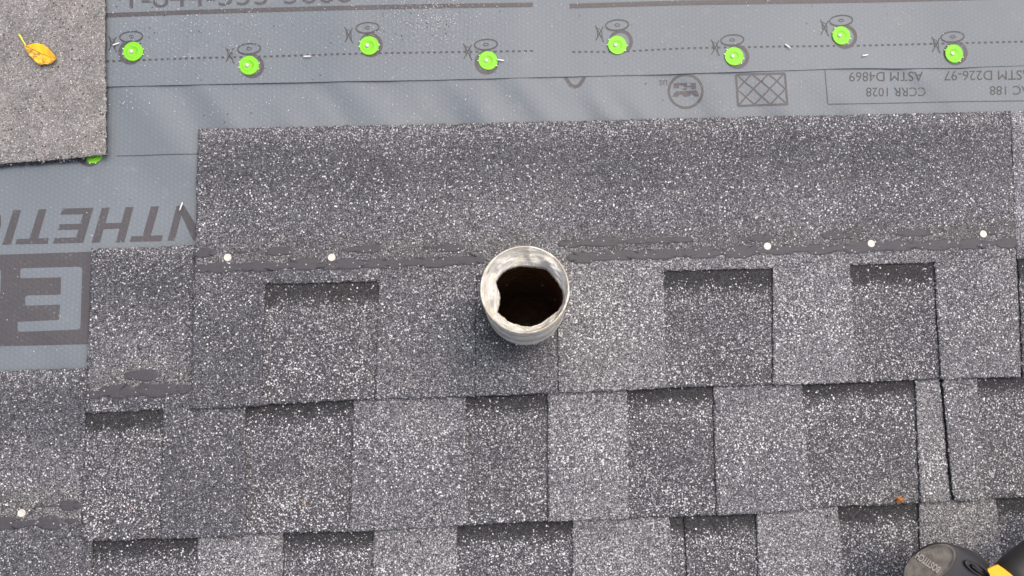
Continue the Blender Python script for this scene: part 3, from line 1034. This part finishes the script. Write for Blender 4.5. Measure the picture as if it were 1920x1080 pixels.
CL_ = ['green cap nail nearest the loose shingle, a white sliver beside it', 'green cap nail second from the loose shingle, set just below the dashed line',
       'green cap nail above the dashed line, nearest below the patch of white grit', 'green cap nail with a white plastic sliver sticking out of its right side',
       'green cap nail just right of the gap in the dashed line', 'green cap nail below the dashed line above the printed lattice rectangle',
       'green cap nail highest of the row, above the dashed line near the right', 'green cap nail farthest right in the row, above the ASTM lettering']
for i, (c, lb_) in enumerate(zip(CAPS, CL_)):
    x_, y_, z_ = WS(np.array([float(c[0])]), np.array([float(c[1])]), h_up)
    cap_nail(c[0], c[1], float(z_[0]) + .0003, [.15, .1, .0, -.1, -.15, -.35, -.45, -.5][i], lb_, tilt=random.uniform(-.07, .07))
zc = float(h_low(*W(175, 288, 0)))
cap_nail(175, 288, zc + .0003, -1.4, 'green cap nail half hidden under the corner of the loose shingle')
Ink().ell(168, 290, 20, 20, 5.5).build('printed_ring', low_sheet, h_low, M_INK)

# ------------------------------------------------------------------ roofing nails in the shingles
NL = [(427, 483, SA, 'galvanised roofing nail farthest left in the upper shingle, between tar dabs'),
      (622, 483, SA, 'galvanised roofing nail in the upper shingle, second left of the pipe mouth'),
      (1438.5, 462, SA, 'galvanised roofing nail nearest to the right of the pipe'),
      (1633, 457, SA, 'galvanised roofing nail in the middle of the three right of the pipe'),
      (1843, 439, SA, 'bright galvanised roofing nail near the right end of the tar line'),
      (41, 962, SC, 'galvanised roofing nail alone in the lowest left shingle')]
for px, py, sf, lab in NL:
    x_, y_, z_ = WS(np.array([float(px)]), np.array([float(py)]), sf)
    t = empty('roofing_nail', (x_[0], y_[0], z_[0]), random.uniform(0, 6))
    tag(t, lab, 'nail', 'roofing nails along the tar lines')
    lathe([(.0042, .0001), (.0045, .0007), (.0041, .0012), (.0034, .00125), (.0030, .0010), (.0012, .0010), (.0001, .0012)], 28, M_NAIL, 'nail_head', t,
          Matrix.Rotation(random.uniform(-.06, .06), 4, 'X'), caps=True)
    lathe([(.0016, -.004), (.0016, .0003)], 10, M_NAIL, 'shank', t, Matrix.Identity(4), caps=True)

# ------------------------------------------------------------------ small litter


def sliver(px, py, L, deg, z, lab, w_=.0016, mat=M_SLIV, name='plastic_sliver', cat='plastic sliver', grp='white plastic slivers on the roof'):
    p = V(px, py, z)
    m = L / 1600
    bm = bmesh.new(); prev = None
    for k in range(6):
        f = k / 5 - .5
        hw = w_ / 2 * (1 - .5 * abs(f * 2) ** 3)
        zc_ = .0005 + .0009 * (.25 - f * f)
        ring = [bm.verts.new((f * m, s * hw, zc_ + dz)) for s, dz in ((-1, 0), (1, 0), (.7, .0007), (-.7, .0007))]
        if prev:
            for i in range(4): bm.faces.new((prev[i], prev[(i + 1) % 4], ring[(i + 1) % 4], ring[i]))
        else: bm.faces.new(ring)
        prev = ring
    bm.faces.new(prev[::-1])
    bmesh.ops.recalc_face_normals(bm, faces=bm.faces[:])
    o = bm_obj(name, bm, mat); o.location = p; o.rotation_euler = (0, 0, math.radians(deg))
    return tag(o, lab, cat, grp)


sliver(218, 83, 13, 22, .0034, 'white plastic sliver lying on the crossed symbol beside the loose shingle')
sliver(576, 106, 14, 2, .0034, 'white plastic sliver lying flat on the dashed line')
sliver(938, 113, 15, -8, .0036, 'white plastic sliver poking out from a green cap')
sliver(1477, 87, 14, -38, .0034, 'white plastic sliver slanting down to the right across the dashed line')
sliver(1622, 104, 12, 14, .0034, 'short white plastic sliver below the dashed line, above the ASTM lettering')
sliver(340, 387, 16, 72, .0018, 'white plastic sliver standing steeply on the tip of the printed N')
M_STRAW = simple('dry_straw', (.42, .24, .09), .7, 300, .3)
M_TWIG = simple('dark_twig', (.022, .018, .016), .7, 300, .3)
zt = float(WS(np.array([885.]), np.array([478.]), SA)[2][0])
sliver(886, 478, 17, -25, zt, 'thin black twig beside the pipe on the upper shingle', .0018, M_TWIG, 'twig', 'twig', None)
zt = float(WS(np.array([570.]), np.array([941.]), SB)[2][0])
sliver(570, 943, 13, -55, zt, 'tiny tan pine needle on the shingle left of the bottom middle', .0010, M_STRAW, 'pine_needle', 'needle', 'tan needles on the lower shingles')
zt = float(WS(np.array([244.]), np.array([956.]), SB)[2][0])
sliver(245, 957, 9, 55, zt, 'tiny tan pine needle on the lower left shingle right of the nail', .0009, M_STRAW, 'pine_needle', 'needle', 'tan needles on the lower shingles')

# dry curled leaf scrap
n = N('dead_leaf')
M_DEAD = n.done(n.mix(n.noise(260, 4), (.10, .035, .012), (.60, .23, .05)), .7)
z0 = float(WS(np.array([1686.]), np.array([938.]), SB)[2][0])
c0 = V(1686, 937.5, z0)
bm = bmesh.new()
ctr = bm.verts.new((0, 0, .0042))
rg = []
for i in range(16):
    t = 2 * math.pi * i / 16
    rr = .0048 * (1 + .3 * math.sin(3 * t + 1) + random.uniform(-.22, .22))
    rg.append(bm.verts.new((rr * math.cos(t), rr * math.sin(t) * .85, .0008 + random.uniform(0, .0025) * (1 if math.sin(t) > 0 else .2))))
for i in range(16):
    if i in (11, 13): continue
    bm.faces.new((ctr, rg[i], rg[(i + 1) % 16]))
o = bm_obj('leaf_scrap', bm, M_DEAD); o.location = c0
md = o.modifiers.new('s', 'SOLIDIFY'); md.thickness = .0004
tag(o, 'small orange brown scrap of dead leaf at the lower edge of a shingle', 'leaf scrap')

# the yellow leaf
n = N('yellow_leaf')
sepx = n.t.nodes.new('ShaderNodeSeparateXYZ'); n.set(sepx.inputs[0], n.tc)
br = n.ramp(n.noise(190, 5, .7), [(.46, 0.0), (.60, 1.0)])
side = n.math('MULTIPLY_ADD', sepx.outputs[1], -260.0, .55, clamp=True)
tip = n.math('MULTIPLY_ADD', sepx.outputs[0], 70.0, -.95, clamp=True)
colr = n.mix(n.noise(90, 3), (.78, .47, .005), (.92, .60, .012))
colr = n.mix(n.math('MULTIPLY', tip, .6), colr, (.78, .36, .02))
colr = n.mix(n.math('MULTIPLY', br, n.math('MULTIPLY', side, .95)), colr, (.27, .10, .02))
M_LEAF = n.done(colr, .45, n.bump(n.noise(300, 3), .0008, .6))
M_STEM = simple('leaf_stem', (.72, .66, .10), .5, 90, .1)
lo = [(300, 290), (350, 275), (400, 268), (440, 268), (478, 276), (512, 292), (548, 318), (582, 350), (608, 378), (632, 402), (650, 435),
      (632, 460), (604, 478), (570, 488), (535, 484), (498, 490), (460, 485), (428, 460), (395, 428), (368, 400), (345, 380), (328, 350), (315, 322)]
ZL = .0095
lp = [V(a / 6, 40 + b / 6, ZL) for a, b in lo]
root = V(50, 88.5, ZL); tipv = V(108, 112.5, ZL)
leaf = empty('yellow_leaf', root, math.atan2((tipv - root).y, (tipv - root).x))
tag(leaf, 'fallen yellow leaf with brown spots and pale stem on the loose shingle', 'leaf')
mi_ = leaf.rotation_euler.to_matrix().inverted()
loc = [mi_ @ (p - root) for p in lp]
ln = (tipv - root).length
bm = bmesh.new()
upp = [p for p in loc[1:10]]; low_ = loc[22:10:-1]
xs_u = np.array([0] + [p.x for p in upp] + [ln]); ys_u = np.array([0] + [p.y for p in upp] + [0])
xs_l = np.array([0] + [p.x for p in low_] + [ln]); ys_l = np.array([0] + [p.y for p in low_] + [0])
ou = np.argsort(xs_u); ol = np.argsort(xs_l)
NLX, NLY = 28, 8
gr = []
for i in range(NLX + 1):
    x = ln * i / NLX
    yu = np.interp(x, xs_u[ou], ys_u[ou]); yl = np.interp(x, xs_l[ol], ys_l[ol])
    row = []
    for j in range(-NLY, NLY + 1):
        f = j / NLY
        y = 1.12 * (yu * f if f >= 0 else -yl * f) * (1 + random.uniform(-.02, .02) * (abs(f) == 1))
        z = .0012 + .0028 * abs(f) ** 1.3 * (1 if f < 0 else .7) + .0012 * math.sin(i * .9 + abs(f) * 2) * abs(f) * .4 + .003 * ((x / ln - .5) ** 2)
        row.append(bm.verts.new((x, y, z)))
    gr.append(row)
for i in range(NLX):
    for j in range(2 * NLY):
        a, b, c, d = gr[i][j], gr[i + 1][j], gr[i + 1][j + 1], gr[i][j + 1]
        try: bm.faces.new((a, b, c, d))
        except ValueError: pass
bmesh.ops.remove_doubles(bm, verts=bm.verts[:], dist=1e-6)
bl = bm_obj('leaf_blade', bm, M_LEAF, leaf, smooth=True)
md = bl.modifiers.new('s', 'SOLIDIFY'); md.thickness = .0003


def tube(pts, rads, mat, name, parent, n=12, caps=True, sx=1.0, smooth=True):
    bm = bmesh.new(); prev = None; m = len(pts)
    for k in range(m):
        d = (pts[min(k + 1, m - 1)] - pts[max(k - 1, 0)]).normalized()
        s = d.cross(Vector((0, 0, 1)))
        if s.length < 1e-4: s = Vector((1, 0, 0))
        s.normalize(); t = s.cross(d).normalized()
        ring = [bm.verts.new(pts[k] + s * rads[k] * sx * math.cos(2 * math.pi * i / n) + t * rads[k] * math.sin(2 * math.pi * i / n)) for i in range(n)]
        if prev:
            for i in range(n): bm.faces.new((prev[i], prev[(i + 1) % n], ring[(i + 1) % n], ring[i]))
        elif caps: bm.faces.new(ring[::-1])
        prev = ring
    if caps: bm.faces.new(prev)
    bmesh.ops.recalc_face_normals(bm, faces=bm.faces[:])
    return bm_obj(name, bm, mat, parent, smooth=smooth)


sp = [V(36, 65, ZL + .001), V(40, 72, ZL + .003), V(45, 80, ZL + .003), V(50, 89, ZL + .0015), V(60, 94, ZL + .001)]
tube([Vector((ln * k / 8, .0004 * math.sin(k), .0016 + .003 * ((k / 8 - .5) ** 2))) for k in range(9)], [.0006 - .00005 * k for k in range(9)], M_STRAW, 'leaf_vein', leaf, n=6)
tube([mi_ @ (p - root) for p in sp], [.0014, .0010, .0009, .0009, .0005], M_STEM, 'leaf_stem', leaf)

# ------------------------------------------------------------------ loose granules (grit) on the sheets
pts = []
cnt = 2300
while len(pts) < cnt:
    k = random.random()
    if k < .40: px, py = random.gauss(800, 50), random.gauss(22, 34)
    elif k < .62: px, py = random.gauss(330, 130), random.gauss(60, 40)
    elif k < .86: px, py = random.uniform(200, 1000), random.uniform(-20, 235)
    else: px, py = random.uniform(0, 1920), random.uniform(-20, 235)
    if px > 205 and py < 232: pts.append((px, py))
for _ in range(60): pts.append((random.uniform(0, 365), random.uniform(310, 690)))
bml, bmd = bmesh.new(), bmesh.new()
for px, py in pts:
    dark = random.random() < .16
    b_ = bmd if dark else bml
    s = random.choice([.30, .36, .44, .5, .75]) * .001 * (1.1 if dark else 1)
    x, y = W(px, py, .001)
    x = float(x); y = float(y)
    up = y > float(seam_y(x))
    if abs(y - float(seam_y(x))) < .002: continue
    z = float((h_up if up else h_low)(np.array(x), np.array(y)))
    M_ = Matrix.Translation((x, y, z + s * .4)) @ Matrix.Rotation(random.uniform(0, 6), 4, 'Z') @ Matrix.Rotation(random.uniform(0, 3), 4, 'X') @ Matrix.Diagonal((s * random.uniform(.8, 1.5), s, s * .8, 1))
    vv = [b_.verts.new(M_ @ Vector(c)) for c in ((1, 0, 0), (0, 1, 0), (-1, 0, 0), (0, -1, 0), (0, 0, 1), (0, 0, -1))]
    for i in range(4):
        b_.faces.new((vv[i], vv[(i + 1) % 4], vv[4])); b_.faces.new((vv[(i + 1) % 4], vv[i], vv[5]))
M_GRIT = simple('pale_grit', (.62, .62, .64), .6, 900, .3)
M_GRITD = simple('dark_grit', (.02, .02, .022), .6, 900, .3)
o = bm_obj('loose_granules', bml, M_GRIT)
tag(o, 'pale loose granules scattered over the grey underlayment', 'granules', kind='stuff')
o = bm_obj('dark_granules', bmd, M_GRITD)
tag(o, 'dark loose granules scattered over the grey underlayment', 'granules', kind='stuff')

# ------------------------------------------------------------------ roofing nailer at the lower right
n = N('dusty_rubber')
M_RUB = n.done(n.mix(n.ramp(n.noise(90, 5, .65), [(.35, 0.0), (.65, 1.0)]), (.050, .046, .041), (.135, .124, .110)), .75,
               n.bump(n.noise(400, 4), .0008, .5))
M_HOUS = simple('charcoal_plastic', (.030, .030, .033), .38, 60, .25, .0003)
M_GRIP = simple('rubber_grip', (.022, .021, .021), .5, 40, .3, .0004)
M_YEL = simple('yellow_plastic', (.86, .44, .006), .35, 60, .06, .0002)
M_BLK = simple('black_recess', (.006, .006, .006), .5, 60, .2)
gun = empty('nail_gun', V(1787, 1102, .012))
tag(gun, 'charcoal pneumatic nail gun with dusty oval end cap and yellow trim at the corner', 'nail gun')
go = gun.location.copy()


def ering(cx, cy, a, b, ang_, z, n=48, zt=(0, 0)):
    out = []
    for i in range(n):
        t = 2 * math.pi * i / n
        x = a * math.cos(t); y = b * math.sin(t); r = math.radians(ang_)
        X = cx + x * math.cos(r) + y * math.sin(r); Y = cy - x * math.sin(r) + y * math.cos(r)
        zz = z + zt[0] * x / a + zt[1] * y / b
        out.append(V(X, Y, zz) - go)
    return out


def loft(rings, mat, name, parent, cap0=True, cap1=True, smooth=True):
    bm = bmesh.new(); prev = None; first = None
    for rg_ in rings:
        ring = [bm.verts.new(p) for p in rg_]
        n_ = len(ring)
        if prev:
            for i in range(n_): bm.faces.new((prev[i], prev[(i + 1) % n_], ring[(i + 1) % n_], ring[i]))
        else: first = ring
        prev = ring
    if cap0: bm.faces.new(first)
    if cap1: bm.faces.new(prev)
    bmesh.ops.recalc_face_normals(bm, faces=bm.faces[:])
    return bm_obj(name, bm, mat, parent, smooth=smooth)


CX, CY, CA, CB, CG = 1742.5, 1058, 54.5, 31, 31
zt = (.0, .0)
er = lambda f, z: ering(CX, CY, CA * f, CB * f, CG, z, zt=(zt[0] * f, zt[1] * f))
capo = loft([er(1.0, .104), er(1.0, .116), er(.995, .1185), er(.97, .1205), er(.93, .1205), er(.90, .1190), er(.70, .1197), er(.4, .1203), er(.05, .1205)], M_RUB, 'end_cap', gun)
loft([ering(1743, 1058, 52, 29, 31, .112), ering(1752, 1066, 58, 46, 31, .109), ering(1768, 1082, 68, 60, 31, .104), ering(1780, 1095, 76, 70, 31, .095),
      ering(1786, 1101, 79, 75, 31, .082), ering(1787, 1102, 80, 76, 31, .06), ering(1787, 1102, 80, 76, 31, .03), ering(1787, 1102, 70, 66, 31, .0135)], M_HOUS, 'housing', gun)
ep = loft([ering(1833, 1067, 29, 10, -33, .1010, zt=(-.004, .003)), ering(1833, 1067, 28, 9.5, -33, .1060, zt=(-.005, .003)), ering(1833.5, 1067.5, 25, 7.5, -33, .1066, zt=(-.005, .003)),
           ering(1834, 1068, 23, 6.5, -33, .1035, zt=(-.005, .003))], M_HOUS, 'exhaust_port', gun, cap1=False)
loft([ering(1836, 1069, 20, 5.5, -33, .1025, zt=(-.005, .003)), ering(1836, 1069, 12, 3, -33, .1036, zt=(-.005, .003))], M_BLK, 'port_recess', ep)


def prism(pts, z0_, z1_, mat, name, parent, inset=2.0):
    c = (sum(p[0] for p in pts) / len(pts), sum(p[1] for p in pts) / len(pts))
    sh = [(p[0] + (c[0] - p[0]) * inset / 40, p[1] + (c[1] - p[1]) * inset / 40) for p in pts]
    return loft([[V(*p, z0_) - go for p in pts], [V(*p, z1_ - .003) - go for p in pts], [V(*p, z1_) - go for p in sh]], mat, name, parent, smooth=False)


prism([(1850, 1066), (1858, 1062), (1870, 1057.5), (1884, 1067), (1902, 1081), (1935, 1106), (1925, 1140), (1870, 1140)], .055, .100, M_YEL, 'yellow_trim', gun, inset=2)
hp_ = [V(1880, 1092, .083), V(1905, 1077, .083), V(1945, 1047, .082), V(2000, 1004, .078), V(2060, 960, .072), V(2080, 945, .070)]
hnd = tube([p - go for p in hp_], [.0165, .0215, .0215, .0200, .0190, .015], M_GRIP, 'handle', gun, n=28)
for k in (-1, 0, 1):
    d = Vector((.6, .79, 0)) * k * .007
    tube([p - go + Vector((d.x, -d.y, .0195 - abs(k) * .003)) for p in hp_[1:5]], [.0012] * 4, M_HOUS, 'grip_rib', hnd, n=8)
tube([V(2080, 945, .070) - go, V(2110, 922, .068) - go], [.009, .009], M_NAIL, 'air_fitting', gun, n=16)
tube([V(1960, 1215, .014) - go, V(1960, 1215, .075) - go], [.045, .045], M_HOUS, 'nail_magazine', gun, n=40, smooth=False)
tube([V(1800, 1160, .05) - go, V(1840, 1260, .03) - go, V(1850, 1290, .022) - go], [.026, .022, .014], M_NAIL, 'nose', gun, n=16)

# raised lettering on the end cap
cu = bpy.data.curves.new('t', 'FONT'); cu.body = 'BOSTITCH'; cu.size = 1.0; cu.extrude = .06; cu.offset = .03
ob = bpy.data.objects.new('t', cu); COL.objects.link(ob)
dg = bpy.context.evaluated_depsgraph_get(); dg.update()
me = bpy.data.meshes.new_from_object(ob.evaluated_get(dg)); bpy.data.objects.remove(ob)
bm = bmesh.new(); bm.from_mesh(me)
mx = max(v.co.x for v in bm.verts); my = max(v.co.y for v in bm.verts)
# text runs from lower right to upper left, letters' tops toward the lower left
d_ = Vector((-46, -32)).normalized(); up_ = Vector((-d_.y, d_.x)) * -1
if up_.x > 0: up_ = -up_
for v in bm.verts:
    f = v.co.x / mx; g_ = v.co.y / my
    q = Vector((1765, 1065)) + d_ * (52 * f) + up_ * (13 * g_)
    zz = .1210 + (.0003 if v.co.z > 0 else -.0012)
    v.co = V(q.x, q.y, zz) - go
bmesh.ops.recalc_face_normals(bm, faces=bm.faces[:])
n = N('worn_lettering'); M_LET = n.done((.24, .23, .21), .6)
bm_obj('raised_lettering', bm, M_LET, capo)
